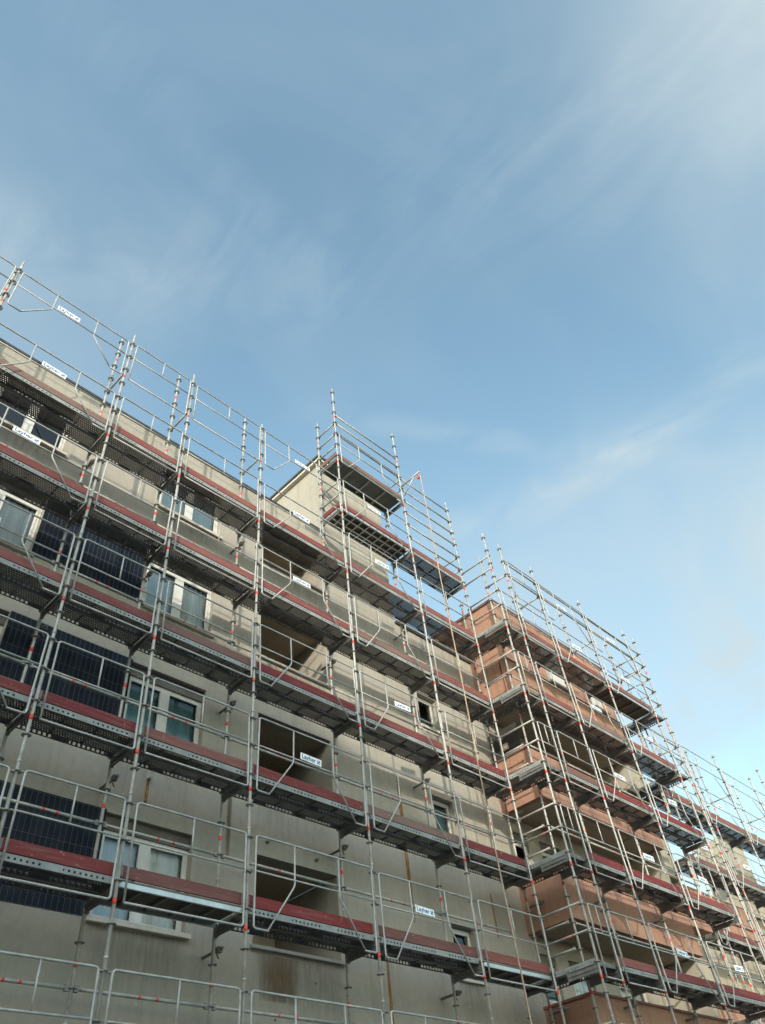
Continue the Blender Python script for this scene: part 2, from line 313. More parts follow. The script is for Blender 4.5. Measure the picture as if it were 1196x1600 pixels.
# ------------------------------------------------------------------ mesh helpers
class MB:
    def __init__(s): s.v = []; s.f = []; s.mi = []; s.sm = []; s.mats = []
    def m(s, mat):
        if mat not in s.mats: s.mats.append(mat)
        return s.mats.index(mat)
    def box(s, x0, x1, y0, y1, z0, z1, mat):
        k = len(s.v); i = s.m(mat)
        s.v += [(x0, y0, z0), (x1, y0, z0), (x1, y1, z0), (x0, y1, z0), (x0, y0, z1), (x1, y0, z1), (x1, y1, z1), (x0, y1, z1)]
        for q in ((0, 3, 2, 1), (4, 5, 6, 7), (0, 1, 5, 4), (1, 2, 6, 5), (2, 3, 7, 6), (3, 0, 4, 7)):
            s.f.append(tuple(k + a for a in q)); s.mi.append(i); s.sm.append(False)
        return s
    def quad(s, a, b, c, d, mat, sm=False):
        k = len(s.v); i = s.m(mat); s.v += [a, b, c, d]; s.f.append((k, k + 1, k + 2, k + 3)); s.mi.append(i); s.sm.append(sm); return s
    def tube(s, a, b, r, mat, n=8, r2=None):
        a = Vector(a); b = Vector(b); d = (b - a).normalized(); r2 = r if r2 is None else r2
        u = d.orthogonal().normalized(); w = d.cross(u); k = len(s.v); i = s.m(mat)
        for p, rr in ((a, r), (b, r2)):
            for j in range(n):
                t = 2 * math.pi * j / n; q = p + u * math.cos(t) * rr + w * math.sin(t) * rr; s.v.append(tuple(q))
        for j in range(n):
            s.f.append((k + j, k + (j + 1) % n, k + n + (j + 1) % n, k + n + j)); s.mi.append(i); s.sm.append(True)
        s.f.append(tuple(k + j for j in reversed(range(n)))); s.mi.append(i); s.sm.append(False)
        s.f.append(tuple(k + n + j for j in range(n))); s.mi.append(i); s.sm.append(False)
        return s
    def poly(s, pts, r, mat, n=8):
        pts = [Vector(p) for p in pts]
        # rounded bends
        out = [pts[0]]
        for i in range(1, len(pts) - 1):
            a, b, c = pts[i - 1], pts[i], pts[i + 1]; q = min(0.05, (b - a).length * 0.3, (c - b).length * 0.3)
            p0 = b + (a - b).normalized() * q; p1 = b + (c - b).normalized() * q
            for t in (0, 0.33, 0.67, 1): out.append((1 - t) ** 2 * p0 + 2 * t * (1 - t) * b + t * t * p1)
        out.append(pts[-1])
        k = len(s.v); i_ = s.m(mat); up = None
        for j, p in enumerate(out):
            d = (out[min(j + 1, len(out) - 1)] - out[max(j - 1, 0)]).normalized()
            if up is None: up = d.orthogonal().normalized()
            up = (up - d * up.dot(d)).normalized(); w = d.cross(up)
            for h in range(n):
                t = 2 * math.pi * h / n; s.v.append(tuple(p + up * math.cos(t) * r + w * math.sin(t) * r))
        for j in range(len(out) - 1):
            for h in range(n):
                s.f.append((k + j * n + h, k + j * n + (h + 1) % n, k + (j + 1) * n + (h + 1) % n, k + (j + 1) * n + h)); s.mi.append(i_); s.sm.append(True)
        s.f.append(tuple(k + h for h in reversed(range(n)))); s.mi.append(i_); s.sm.append(False)
        s.f.append(tuple(k + (len(out) - 1) * n + h for h in range(n))); s.mi.append(i_); s.sm.append(False)
        return s
    def rosette(s, z, mat, n=12):
        k = len(s.v); i = s.m(mat); ro, ri, h = 0.062, 0.046, 0.006
        for j in range(n):
            t = 2 * math.pi * j / n; c, q = math.cos(t), math.sin(t)
            s.v += [(ro * c, ro * q, z - h), (ro * c, ro * q, z + h), (ri * c, ri * q, z + h), (ri * c, ri * q, z - h)]
        for j in range(n):
            a = k + j * 4; b = k + ((j + 1) % n) * 4
            for u, w in ((0, 1), (1, 2), (2, 3), (3, 0)):
                s.f.append((a + u, b + u, b + w, a + w)); s.mi.append(i); s.sm.append(False)
        for cx, cy in ((1, 0), (-1, 0), (0, 1), (0, -1)):
            s.box(min(cx * 0.02, cx * 0.05) - (0.011 if cx == 0 else 0), max(cx * 0.02, cx * 0.05) + (0.011 if cx == 0 else 0),
                  min(cy * 0.02, cy * 0.05) - (0.011 if cy == 0 else 0), max(cy * 0.02, cy * 0.05) + (0.011 if cy == 0 else 0), z - h * 0.8, z + h * 0.8, mat)
        s.tube((0, 0, z - 0.012), (0, 0, z + 0.012), 0.031, mat, 10)
        return s
    def mesh(s, name):
        me = bpy.data.meshes.new(name); me.from_pydata(s.v, [], s.f)
        for m in s.mats: me.materials.append(m)
        me.polygons.foreach_set('material_index', s.mi); me.polygons.foreach_set('use_smooth', s.sm); me.update()
        return me
def link(name, me, parent=None, loc=(0, 0, 0), rz=0.0, label=None):
    o = bpy.data.objects.new(name, me); COL.objects.link(o); o.location = loc; o.rotation_euler = (0, 0, rz)
    if parent is not None: o.parent = parent
    if label: o['label'] = label
    return o
def thing(name, label, cat, loc=(0, 0, 0), group=None, me=None, kind=None):
    o = bpy.data.objects.new(name, me); COL.objects.link(o); o.location = loc
    if label: o['label'] = label
    if cat: o['category'] = cat
    if group: o['group'] = group
    if kind: o['kind'] = kind
    return o
def wall_holes(mb, x0, x1, z0, z1, y, holes, mat, th=0.25, axis='x', reveal=None):
    """front sheet with real openings and the reveals of each"""
    xs = sorted({x0, x1, *[h[0] for h in holes], *[h[1] for h in holes]}); zs = sorted({z0, z1, *[h[2] for h in holes], *[h[3] for h in holes]})
    xs = [x for x in xs if x0 <= x <= x1]; zs = [z for z in zs if z0 <= z <= z1]
    P = (lambda a, b, c: (a, b, c)) if axis == 'x' else (lambda a, b, c: (b, a, c))
    for i in range(len(xs) - 1):
        for j in range(len(zs) - 1):
            cx, cz = (xs[i] + xs[i + 1]) / 2, (zs[j] + zs[j + 1]) / 2
            if any(h[0] < cx < h[1] and h[2] < cz < h[3] for h in holes): continue
            for yy in (y, y + th):
                mb.quad(P(xs[i], yy, zs[j]), P(xs[i + 1], yy, zs[j]), P(xs[i + 1], yy, zs[j + 1]), P(xs[i], yy, zs[j + 1]), mat)
    rv = reveal or mat
    for a, b, c, d in list(holes) + [(x0, x1, z0, z1)]:
        mb.quad(P(a, y, c), P(b, y, c), P(b, y + th, c), P(a, y + th, c), rv); mb.quad(P(a, y, d), P(b, y, d), P(b, y + th, d), P(a, y + th, d), rv)
        mb.quad(P(a, y, c), P(a, y, d), P(a, y + th, d), P(a, y + th, c), rv); mb.quad(P(b, y, c), P(b, y, d), P(b, y + th, d), P(b, y + th, c), rv)

# ------------------------------------------------------------------ setting
GZ = -5.515
WY = 10.2
g = MB(); g.quad((-400, -400, GZ), (400, -400, GZ), (400, 400, GZ), (-400, 400, GZ), M['asphalt'])
thing('ground', None, None, me=g.mesh('ground'), kind='structure')
g = MB(); g.box(-30, 60, 5.6, 12, GZ - 0.2, GZ + 0.13, M['pavement'])
thing('pavement', None, None, me=g.mesh('pavement'), kind='structure')

# ------------------------------------------------------------------ buildings
def sash_window(parent, x0, x1, z0, z1, y, left, right, sill=True, shutterbox=True, split=True, openl=False, label=None, closed=False):
    """PVC window set in its opening: frame (the part) > panes, curtains, sill, shutter box"""
    w = x1 - x0; h = z1 - z0; f = MB(); t = 0.055; d = 0.06
    top = z1 - (0.20 if shutterbox else 0.02)
    yy = y + 0.12
    L0, L1, B0, B1 = 0, w, 0, top - z0
    f.box(0, t, 0, d, 0, B1, M['white']); f.box(w - t, w, 0, d, 0, B1, M['white'])
    f.box(t, w - t, 0, d, 0, t, M['white']); f.box(t, w - t, 0, d, B1 - t, B1, M['white'])
    cells = []
    if split:
        c = w * 0.5; f.box(c - 0.06, c + 0.06, -0.012, d, t, B1 - t, M['white']); cells = [(t, c - 0.06, left), (c + 0.06, w - t, right)]
    else: cells = [(t, w - t, left)]
    # inner sash profile
    for a, b, _ in cells:
        f.box(a, a + 0.035, -0.014, 0.02, t, B1 - t, M['white']); f.box(b - 0.035, b, -0.014, 0.02, t, B1 - t, M['white'])
        f.box(a + 0.035, b - 0.035, -0.014, 0.02, t, t + 0.04, M['white']); f.box(a + 0.035, b - 0.035, -0.014, 0.02, B1 - t - 0.04, B1 - t, M['white'])
    fo = link('window', f.mesh('window'), parent, (x0, yy, z0), label=label)
    for a, b, cm in cells:
        p = MB(); p.quad((0, 0, 0), (b - a, 0, 0), (b - a, 0, B1 - 2 * t), (0, 0, B1 - 2 * t), M['glass'])
        link('pane', p.mesh('pane'), fo, (a, 0.025, t))
        if cm is not None:
            c = MB(); n = 26; W_ = b - a; hh = B1 - 2 * t
            pts = [(W_ * i / n, 0.03 * math.sin(i * 1.35 + x0) * (0.6 + 0.4 * math.sin(i * 0.37)) if cm in (M['net'],) else 0.004 * math.sin(i * 1.57)) for i in range(n + 1)]
            for i in range(n):
                c.quad((pts[i][0], pts[i][1], 0), (pts[i + 1][0], pts[i + 1][1], 0), (pts[i + 1][0], pts[i + 1][1], hh), (pts[i][0], pts[i][1], hh), cm, True)
            link('curtain', c.mesh('curtain'), fo, (a, 0.11, t))
    if closed:
        s = MB(); hh = B1
        n = int(hh / 0.05)
        for i in range(n): s.box(0.01, w - 0.01, -0.045, -0.03, i * hh / n + 0.002, (i + 1) * hh / n - 0.003, M['white'])
        s.box(0.0, w, -0.03, -0.022, 0, hh, M['white'])
        link('roller_shutter', s.mesh('roller_shutter'), fo)
    # dark room behind, closed box open to the window
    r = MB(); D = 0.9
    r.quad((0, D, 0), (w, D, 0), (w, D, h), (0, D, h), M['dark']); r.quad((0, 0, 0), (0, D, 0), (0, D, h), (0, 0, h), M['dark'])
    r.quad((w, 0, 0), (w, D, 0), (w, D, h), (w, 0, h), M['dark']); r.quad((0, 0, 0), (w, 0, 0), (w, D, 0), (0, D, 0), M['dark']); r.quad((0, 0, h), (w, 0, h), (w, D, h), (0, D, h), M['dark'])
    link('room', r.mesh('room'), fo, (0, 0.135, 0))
    if shutterbox:
        s = MB(); s.box(0.002, w - 0.002, -0.03, 0.13, 0, z1 - top - 0.002, M['shutter'])
        link('shutter_box', s.mesh('shutter_box'), fo, (0, 0, top - z0))
    if sill:
        s = MB(); s.box(-0.05, w + 0.05, -0.19, 0.0, -0.05, 0.0, M['cream']); s.box(-0.05, w + 0.05, -0.19, -0.16, 0.002, 0.015, M['cream'])
        link('sill', s.mesh('sill'), fo, (0, 0, 0))
    return fo

STO = 2.68
rows = [-1, 0, 1, 2, 3]
def rz0(k): return -0.05 + STO * k
def rz1(k): return 1.40 + 2.665 * k

bb = thing('apartment_block', 'long beige rendered apartment block with navy tile panels and a tall roof tower', 'building', (0, WY, GZ))
def P(x, y, z): return (x, y - WY, z - GZ)     # world -> local of bb
mb = MB(); holes = []
WINX = [(-1.85, -0.34), (1.83, 3.35)]
LOG = (4.55, 6.40)
for k in rows:
    for a, b in WINX + [(-7.9, -6.4), (-12, -10.5)]: holes.append((a, b, rz0(k), rz1(k)))
    holes.append((LOG[0], LOG[1], rz0(k) + 0.04, rz1(k) - 0.02))
for k in (-1, 0, 1, 2): holes.append((9.42, 10.12, rz0(k) + 0.16, rz1(k) - 0.34))
hA = [h for h in holes if h[0] < 6.45]; hB = [h for h in holes if h[0] > 6.45]
mb2 = MB()
wall_holes(mb2, -16, 6.5, GZ, 10.12, WY, hA, M['beige'])
wall_holes(mb2, 6.5, 12.02, GZ, 8.30, WY, hB, M['beige'])
me = mb2.mesh('wall')
for v in me.vertices: v.co = Vector((v.co.x, v.co.y - WY, v.co.z - GZ))
link('wall', me, bb)
mb = MB(); mb.box(-16, 6.5, WY + 0.26, 22, 9.7, 9.9, M['conc']); mb.box(6.5, 12.02, WY + 0.26, 22, 7.9, 8.1, M['conc'])
mb.box(-16, -15.8, WY + 0.26, 22, GZ, 9.7, M['beige']); mb.box(-16, 12, 21.8, 22, GZ, 7.85, M['beige'])
me = mb.mesh('roof'); me.transform(Matrix.Translation((0, -WY, -GZ))); link('roof', me, bb)
mb = MB(); mb.box(-16, 6.49, WY - 0.05, WY + 0.4, 10.123, 10.19, M['coping']); mb.box(8.95, 12.0, WY - 0.05, WY + 0.4, 8.303, 8.37, M['coping'])
me = mb.mesh('coping'); me.transform(Matrix.Translation((0, -WY, -GZ))); link('coping', me, bb)
# roof tower
mb = MB(); mb.box(6.502, 8.93, WY - 0.003, 14.2, 8.2, 13.0, M['beige'])
me = mb.mesh('roof_tower'); me.transform(Matrix.Translation((0, -WY, -GZ))); tw = link('roof_tower', me, bb, label='tall beige tower rising above the parapet with a flat dark-edged roof')
mb = MB(); mb.box(6.38, 9.05, WY - 0.12, 14.35, 13.003, 13.09, M['cream']); mb.box(6.34, 9.09, WY - 0.16, 14.39, 13.093, 13.17, M['coping'])
me = mb.mesh('roof_slab'); me.transform(Matrix.Translation((0, -WY, -GZ))); link('roof_slab', me, tw)
# windows
cur = {0: [('pale', 'panel'), ('pale', 'panel')], 1: [('teal', 'teal'), ('teal', 'teal')], 2: [('net', 'net'), ('pale', 'net')], 3: [(None, None), ('pale', 'pale')], -1: [('net', 'net'), ('net', None)]}
for k in rows:
    for i, (a, b) in enumerate(WINX):
        l, r = cur[k][i]
        w_ = sash_window(bb, a, b, rz0(k) - 0.0, rz1(k), 0, M[l] if l else None, M[r] if r else None)
        w_.location = (a, 0.12, rz0(k) - GZ)
# side shutters / white jambs seen beside the sunlit second row
for k in (2, 3):
    for a, b in WINX:
        s = MB(); s.box(0, 0.09, -0.035, 0.0, 0, rz1(k) - rz0(k) - 0.2, M['white'])
        link('folded_shutter', s.mesh('folded_shutter'), bb, (a - 0.0 + (0 if a < 0 else -0.1), -0.003, rz0(k) - GZ))
for k in (-1, 0, 1, 2):
    z0, z1 = rz0(k) + 0.16, rz1(k) - 0.34
    w_ = sash_window(bb, 9.42, 10.12, z0, z1, 0, M['teal'] if k == 1 else None, None, split=False, shutterbox=False)
    w_.location = (9.42, 0.14, z0 - GZ)
# navy tile panels
for k in (0, 1, 2):
    for a, b in ((-0.335, 1.825), (-6.35, -1.9)):
        p = MB(); p.box(0, b - a, -0.012, 0.0, 0, rz1(k) - rz0(k) + 0.02, M['tile'])
        link('tile_panel', p.mesh('tile_panel'), bb, (a, -0.001, rz0(k) + 0.01 - GZ))
# loggias
for k in rows:
    a, b = LOG; z0, z1 = rz0(k) + 0.04, rz1(k) - 0.02; D0, D1 = 0.251, 1.75; fl = z0 - 1.0
    s = MB()
    s.quad((a, D0, fl), (a, D1, fl), (a, D1, z1), (a, D0, z1), M['soffit']); s.quad((b, D0, fl), (b, D1, fl), (b, D1, z1), (b, D0, z1), M['beige'])
    s.quad((a, D0, z1 + 0.001), (b, D0, z1 + 0.001), (b, D1, z1 + 0.001), (a, D1, z1 + 0.001), M['soffit']); s.quad((a, D0, fl), (b, D0, fl), (b, D1, fl), (a, D1, fl), M['conc'])
    s.quad((a, D1, fl), (b, D1, fl), (b, D1, z1), (a, D1, z1), M['soffit'])
    lo = link('loggia', s.mesh('loggia'), bb, (0, 0, -GZ))
    d = MB(); d.box(a + 0.25, a + 1.15, D1 - 0.05, D1 - 0.002, fl + 0.01, fl + 2.05, M['door']); d.box(a + 0.35, a + 1.05, D1 - 0.055, D1 - 0.051, fl + 0.9, fl + 1.95, M['dark'])
    link('door', d.mesh('door'), lo)
    d = MB(); d.box(a - 0.06, b + 0.05, -0.07, 0.27, z0 - 0.045, z0 + 0.003, M['conc']); link('sill', d.mesh('sill'), lo)
# stains
for x, w, z0, z1 in ((8.33, 0.11, 0.9, 3.85), (7.5, 0.08, -1.7, 0.25), (5.08, 0.80, -0.72, -0.10), (2.43, 0.06, 1.65, 2.08), (4.0, 0.10, 1.2, 2.75), (4.22, 0.09, 6.9, 7.45), (10.9, 0.06, 1.0, 1.9)):
    s = MB(); s.box(-w / 2, w / 2, -0.003, -0.001, 0, z1 - z0, M['damp'] if w > 0.3 or x == 4.0 else M['rust']); link('rust_stain', s.mesh('rust_stain'), bb, (x, 0, z0 - GZ))
for k in rows:
    for x, w in ((2.59, 1.6), (-1.1, 1.6), (5.47, 1.9), (9.77, 0.8)):
        zt = rz0(k) - 0.06 + (0.16 if x > 9 else 0)
        s = MB(); s.box(-w / 2, w / 2, -0.0025, -0.0008, -1.15, 0.0, M['grime']); link('dirt_streaks', s.mesh('dirt_streaks'), bb, (x, 0, zt - GZ))
rh = random.Random(3)
for q in range(46):   # old fixing holes, some plugged
    x = rh.uniform(-3, 11.6); z = rh.choice([-1.0, -0.4, 1.75, 2.35, 4.5, 5.1, 7.2, 7.8]) + rh.uniform(-0.1, 0.1)
    if any(a - 0.1 < x < b + 0.1 for a, b in ((-0.34, 1.83),)) and z < 7: continue
    s = MB(); s.tube((0, 0.01, 0), (0, -0.002, 0), rh.uniform(0.008, 0.018), M['dark'] if rh.random() < 0.6 else M['cream'], 8); link('fixing_hole', s.mesh('fixing_hole'), bb, (x, 0, z - GZ))
# pipe spout stubs
for x, z in ((2.43, 2.08), (4.8, 1.62), (5.9, 1.55)):
    s = MB(); s.tube((0, 0, 0), (0, -0.09, -0.01), 0.028, M['ring']); link('overflow_pipe', s.mesh('overflow_pipe'), bb, (x, 0, z - GZ))

# ---- pink block
PX0, PX1, PY = 12.0, 17.78, 9.0
pb = thing('apartment_block', 'terracotta pink rendered block with deep balconies standing out from the beige wall', 'building', (PX0, PY, GZ))
def T(me): me.transform(Matrix.Translation((-PX0, -PY, -GZ))); return me
s = MB()
wall_holes(s, PX0, PX1, 7.86, 9.86, PY + 0.02, [(14.1, 15.1, 7.93, 9.25), (16.4, 17.1, 7.93, 9.25)], M['pink'], 0.25)
s.box(PX0, PX1, PY, PY + 0.22, 6.57, 7.83, M['pink'])
s.box(PX0, PX0 + 0.2, PY + 0.272, WY + 8, 6.57, 9.86, M['pink']); s.box(PX1 - 0.2, PX1, PY + 0.272, WY + 8, 6.57, 9.86, M['pink'])
link('wall', T(s.mesh('wall')), pb)
s = MB(); s.box(PX0 - 0.03, PX1 + 0.03, PY - 0.03, PY + 0.3, 9.863, 9.94, M['pinkcoping']); s.box(PX0 - 0.03, PX0 + 0.25, PY + 0.302, WY + 8, 9.863, 9.94, M['pinkcoping']); s.box(PX1 - 0.2, PX1 + 0.03, PY + 0.302, WY + 8, 9.863, 9.94, M['pinkcoping'])
s.box(PX0 - 0.02, PX1 + 0.02, PY - 0.03, PY + 0.03, 7.832, 7.858, M['pinkcoping'])
link('coping', T(s.mesh('coping')), pb)
s = MB(); s.box(PX0 + 0.21, PX1 - 0.21, PY + 0.3, WY + 8, 9.4, 9.6, M['conc']); link('roof', T(s.mesh('roof')), pb)
for a, b in ((14.1, 15.1), (16.4, 17.1)):
    w_ = sash_window(pb, a, b, 7.93, 9.25, 0, M['panel'], M['panel'], split=b - a > 1, shutterbox=False, closed=True)
    w_.location = (a - PX0, 0.10, 7.93 - GZ)
# balconies
tops = [5.16, 2.48, -0.18, -2.86]; bots = [3.90, 1.23, -1.44, -4.1]
for i, (t_, b_) in enumerate(zip(tops, bots)):
    s = MB()
    s.box(PX0, PX1 - 0.05, PY, PY + 0.16, b_, t_, M['pink']); s.box(PX0, PX0 + 0.16, PY + 0.161, WY - 0.002, b_, t_, M['pink'])
    pr = link('balcony_parapet', T(s.mesh('balcony_parapet')), pb)
    s = MB(); s.box(PX0 - 0.03, PX1 - 0.05, PY - 0.03, PY + 0.19, t_ + 0.002, t_ + 0.05, M['pinkcoping']); s.box(PX0 - 0.03, PX0 + 0.19, PY + 0.192, WY - 0.003, t_ + 0.002, t_ + 0.05, M['pinkcoping'])
    link('coping', T(s.mesh('coping')), pr)
    s = MB(); s.box(PX0 + 0.162, PX1 - 0.06, PY + 0.162, WY + 0.5, b_ + 0.03, b_ + 0.22, M['soffit']); link('balcony_slab', T(s.mesh('balcony_slab')), pb)
s = MB(); s.box(PX0 + 0.21, PX1 - 0.21, PY + 0.23, WY + 0.5, 6.60, 6.8, M['soffit']); link('balcony_slab', T(s.mesh('balcony_slab')), pb)
s = MB()
for i, b_ in enumerate(bots):
    up = (bots[i - 1] if i else 6.57)
    s.box(PX1 - 0.17, PX1 - 0.002, PY + 0.165, WY, b_ + 0.24, up - 0.002, M['beige'])
link('side_wall', T(s.mesh('side_wall')), pb)
# back wall with doors
s = MB(); hs = []
for b_ in bots:
    for a, w in ((13.35, 0.9), (15.3, 1.3), (12.25, 0.6)): hs.append((a, a + w, b_ + 0.25 + (1.15 if a < 13 else 0), b_ + 2.35))
wall_holes(s, 12.03, PX1, GZ, 6.59, WY + 0.002, hs, M['beige'], 0.2)
link('back_wall', T(s.mesh('back_wall')), pb)
for (a, b, c, d) in hs:
    w_ = sash_window(pb, a, b, c, d, 0, M['net'] if a > 13.2 else None, None, split=False, sill=False, shutterbox=True)
    w_.location = (a - PX0, WY - PY + 0.08, c - GZ)
s = MB(); s.box(12.08, 12.11, 9.25, 10.17, 5.22, 6.02, M['dark']); s.box(12.03, 12.078, 9.62, 9.80, 5.42, 5.58, M['cream'])
link('privacy_screen', T(s.mesh('privacy_screen')), pb)
# ---- far wing
FX = 17.79
fb = thing('apartment_block', 'sunlit cream far wing of the block beyond the pink balconies, lower roof', 'building', (FX, WY, GZ))
def TF(me): me.transform(Matrix.Translation((-FX, -WY, -GZ))); return me
s = MB(); hs = []
for k in (-1, 0, 1, 2):
    for a, w in ((18.5, 0.9), (20.6, 1.2), (23.4, 1.5), (26.5, 1.5), (30, 1.4)):
        if k == 2 and a > 20: continue
        z0 = -0.55 + STO * k
        if z0 + 1.3 < (6.2 if a < 20 else 3.2): hs.append((a, a + w, z0, z0 + 1.3))
wall_holes(s, FX, 20.0, GZ, 6.6, WY, [h for h in hs if h[0] < 20], M['beige_far'])
wall_holes(s, 20.0, 44.0, GZ, 3.75, WY, [h for h in hs if h[0] > 20], M['beige_far'])
s.box(19.76, 19.99, WY + 0.26, 20, 3.0, 6.6, M['beige_far'])
link('wall', TF(s.mesh('wall')), fb)
for (a, b, c, d) in hs:
    w_ = sash_window(fb, a, b, c, d, 0, M['net'], None if a < 25 else M['pale'], split=b - a > 1)
    w_.location = (a - FX, 0.12, c - GZ)
s = MB(); s.box(FX, 19.75, WY + 0.26, 20, 6.1, 6.3, M['conc']); s.box(20.0, 44, WY + 0.26, 20, 3.3, 3.5, M['conc']); link('roof', TF(s.mesh('roof')), fb)
s = MB(); s.box(FX, 20.02, WY - 0.04, WY + 0.35, 6.603, 6.66, M['coping']); s.box(20.03, 44, WY - 0.04, WY + 0.35, 3.753, 3.81, M['coping']); link('coping', TF(s.mesh('coping')), fb)
for b_ in (6.05, 3.45, 0.75, -1.9):
    s = MB(); s.box(17.80, 19.1, 9.42, 9.55, b_, b_ + 1.12, M['beige_far']); s.box(18.97, 19.1, 9.552, WY - 0.002, b_, b_ + 1.12, M['beige_far']); s.box(17.80, 18.968, 9.552, WY - 0.002, b_ + 0.02, b_ + 0.2, M['beige_far'])
    link('balcony_parapet', TF(s.mesh('balcony_parapet')), fb)
for i, (b_, t_) in enumerate(((2.5, 3.7), (-0.2, 1.05))):
    s = MB(); s.box(19.4, 24.5, WY - 0.35, WY - 0.003, b_, t_, M['pink']); link('balcony_parapet', TF(s.mesh('balcony_parapet')), fb)
s = MB(); s.box(27.0, 28.3, WY + 0.3, WY + 1.6, 3.5, 7.0, M['beige_far']); link('chimney', TF(s.mesh('chimney')), fb, label='square cream chimney stack rising from the lower roof')

# ------------------------------------------------------------------ scaffold components
DW = 0.73
_cache = {}
def standard_mesh(z0, z1, phase):
    key = ('std', round(z0, 2), round(z1, 2), phase)
    if key in _cache: return _cache[key]
    s = MB(); H = z1 - z0
    s.tube((0, 0, 0), (0, 0, H + 0.02), 0.0245, M['tube'], 10); s.tube((0, 0, H + 0.02), (0, 0, H + 0.2), 0.018, M['tube'], 8)
    z = math.ceil(z0 * 2) / 2
    while z <= z1 + 0.01:
        s.rosette(z - z0, M['ring'])
        f = (z - phase) % 2.0
        if abs(f) < 0.01: s.tube((0, 0, z - z0 - 0.28), (0, 0, z - z0 - 0.21), 0.0262, M['red'], 10)
        if abs(f - 1.0) < 0.01 and z + 0.3 < z1: s.tube((0, 0, z - z0 + 0.12), (0, 0, z - z0 + 0.15), 0.029, M['tube'], 10)   # spigot joint
        z += 0.5
    me = s.mesh('standard'); _cache[key] = me; return me
def frame_mesh(Ln):
    """guardrail panel hooked on the outer face; local x along the bay, z=0 at the deck rosette"""
    key = ('fr', round(Ln, 2))
    if key in _cache: return _cache[key]
    s = MB(); a, b = 0.085, Ln - 0.10; r = 0.0155; zb, zm, zt = -0.26, 0.50, 1.01; m = M['rail']
    if Ln < 2.3:
        s.poly([(a, 0, zb), (a, 0, zt), (b, 0, zt), (b, 0, zb), (a, 0, zb)], r, m)
        s.tube((a, 0, zm), (b, 0, zm), r * 0.9, m); s.tube(((a + b) / 2, 0, zm), ((a + b) / 2, 0, zt), r * 0.85, m)
    else:
        h1 = a + (b - a) * 0.31; h2 = b - (b - a) * 0.31
        s.poly([(a + 0.26, 0, zb), (a, 0, zb), (a, 0, zt), (b, 0, zt), (b, 0, zb), (b - 0.26, 0, zb)], r, m)
        s.poly([(a + 0.25, 0, zb), (h1, 0, zm - 0.08), (h1, 0, zt)], r * 0.9, m); s.poly([(b - 0.25, 0, zb), (h2, 0, zm - 0.08), (h2, 0, zt)], r * 0.9, m)
        s.tube((a, 0, zm), (b, 0, zm), r * 0.9, m)
    for x in (a, b):   # hooks over the rosettes
        dx = -0.06 if x == a else 0.07
        s.box(min(x, x + dx), max(x, x + dx), 0.0, 0.02, zt - 0.035, zt - 0.015, M['ring']); s.box(min(x, x + dx), max(x, x + dx), 0.0, 0.02, zm - 0.01, zm + 0.01, M['ring'])
    me = s.mesh('guardrail_panel'); _cache[key] = me; return me
def plank_mesh(Ln, kind='perf'):
    key = ('pl', round(Ln, 2), kind)
    if key in _cache: return _cache[key]
    s = MB(); x0, x1 = 0.035, Ln - 0.035; w = 0.315; zt, zb = 0.052, -0.036
    if kind == 'perf':
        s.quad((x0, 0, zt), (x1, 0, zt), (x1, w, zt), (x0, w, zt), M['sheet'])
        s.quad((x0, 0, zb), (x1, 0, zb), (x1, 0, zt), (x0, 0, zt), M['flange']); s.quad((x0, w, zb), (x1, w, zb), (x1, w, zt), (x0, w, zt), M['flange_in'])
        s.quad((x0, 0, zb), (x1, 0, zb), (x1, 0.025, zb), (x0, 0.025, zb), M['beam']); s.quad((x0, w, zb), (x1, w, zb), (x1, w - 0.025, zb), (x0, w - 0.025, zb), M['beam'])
        for x in (x0, x1): s.quad((x, 0, zb), (x, w, zb), (x, w, zt), (x, 0, zt), M['beam'])
        n = int(Ln / 0.55)
        for i in range(1, n + 1):
            x = x0 + (x1 - x0) * i / (n + 1); s.box(x - 0.012, x + 0.012, 0.003, w - 0.003, zt - 0.035, zt - 0.003, M['beam'])
    elif kind == 'solid':
        s.box(x0, x1, 0.0, 2 * w + 0.02, 0.02, 0.045, M['plain']); s.box(x0, x1, -0.004, 0.03, -0.045, 0.018, M['alu']); s.box(x0, x1, 2 * w - 0.01, 2 * w + 0.024, -0.045, 0.018, M['alu'])
        for i in range(1, 5):
            x = x0 + (x1 - x0) * i / 5; s.box(x - 0.02, x + 0.02, 0.031, 2 * w - 0.011, -0.03, 0.018, M['beam'])
    elif kind == 'green':
        s.box(x0, x1, 0.0, 2 * w + 0.02, 0.02, 0.05, M['gdeck']); s.box(x0, x1, -0.004, 0.03, -0.05, 0.018, M['gdeck']); s.box(x0, x1, 2 * w - 0.01, 2 * w + 0.024, -0.05, 0.018, M['gdeck'])
        for i in range(1, 4):
            x = x0 + (x1 - x0) * i / 4; s.box(x - 0.025, x + 0.025, 0.031, 2 * w - 0.011, -0.04, 0.018, M['tube'])
    elif kind == 'hatch':
        s.box(x0, x1, 0.0, 2 * w + 0.02, 0.025, 0.045, M['plain'])
        for y in (0.0, 0.19, 0.40, 2 * w - 0.02): s.box(x0, x1, y, y + 0.03, -0.04, 0.023, M['alu'])
        for i in range(1, 10):
            x = x0 + (x1 - x0) * i / 10; s.box(x - 0.013, x + 0.013, 0.0, 2 * w, -0.03, 0.021, M['alu'])
    me = s.mesh('deck_plank'); _cache[key] = me; return me
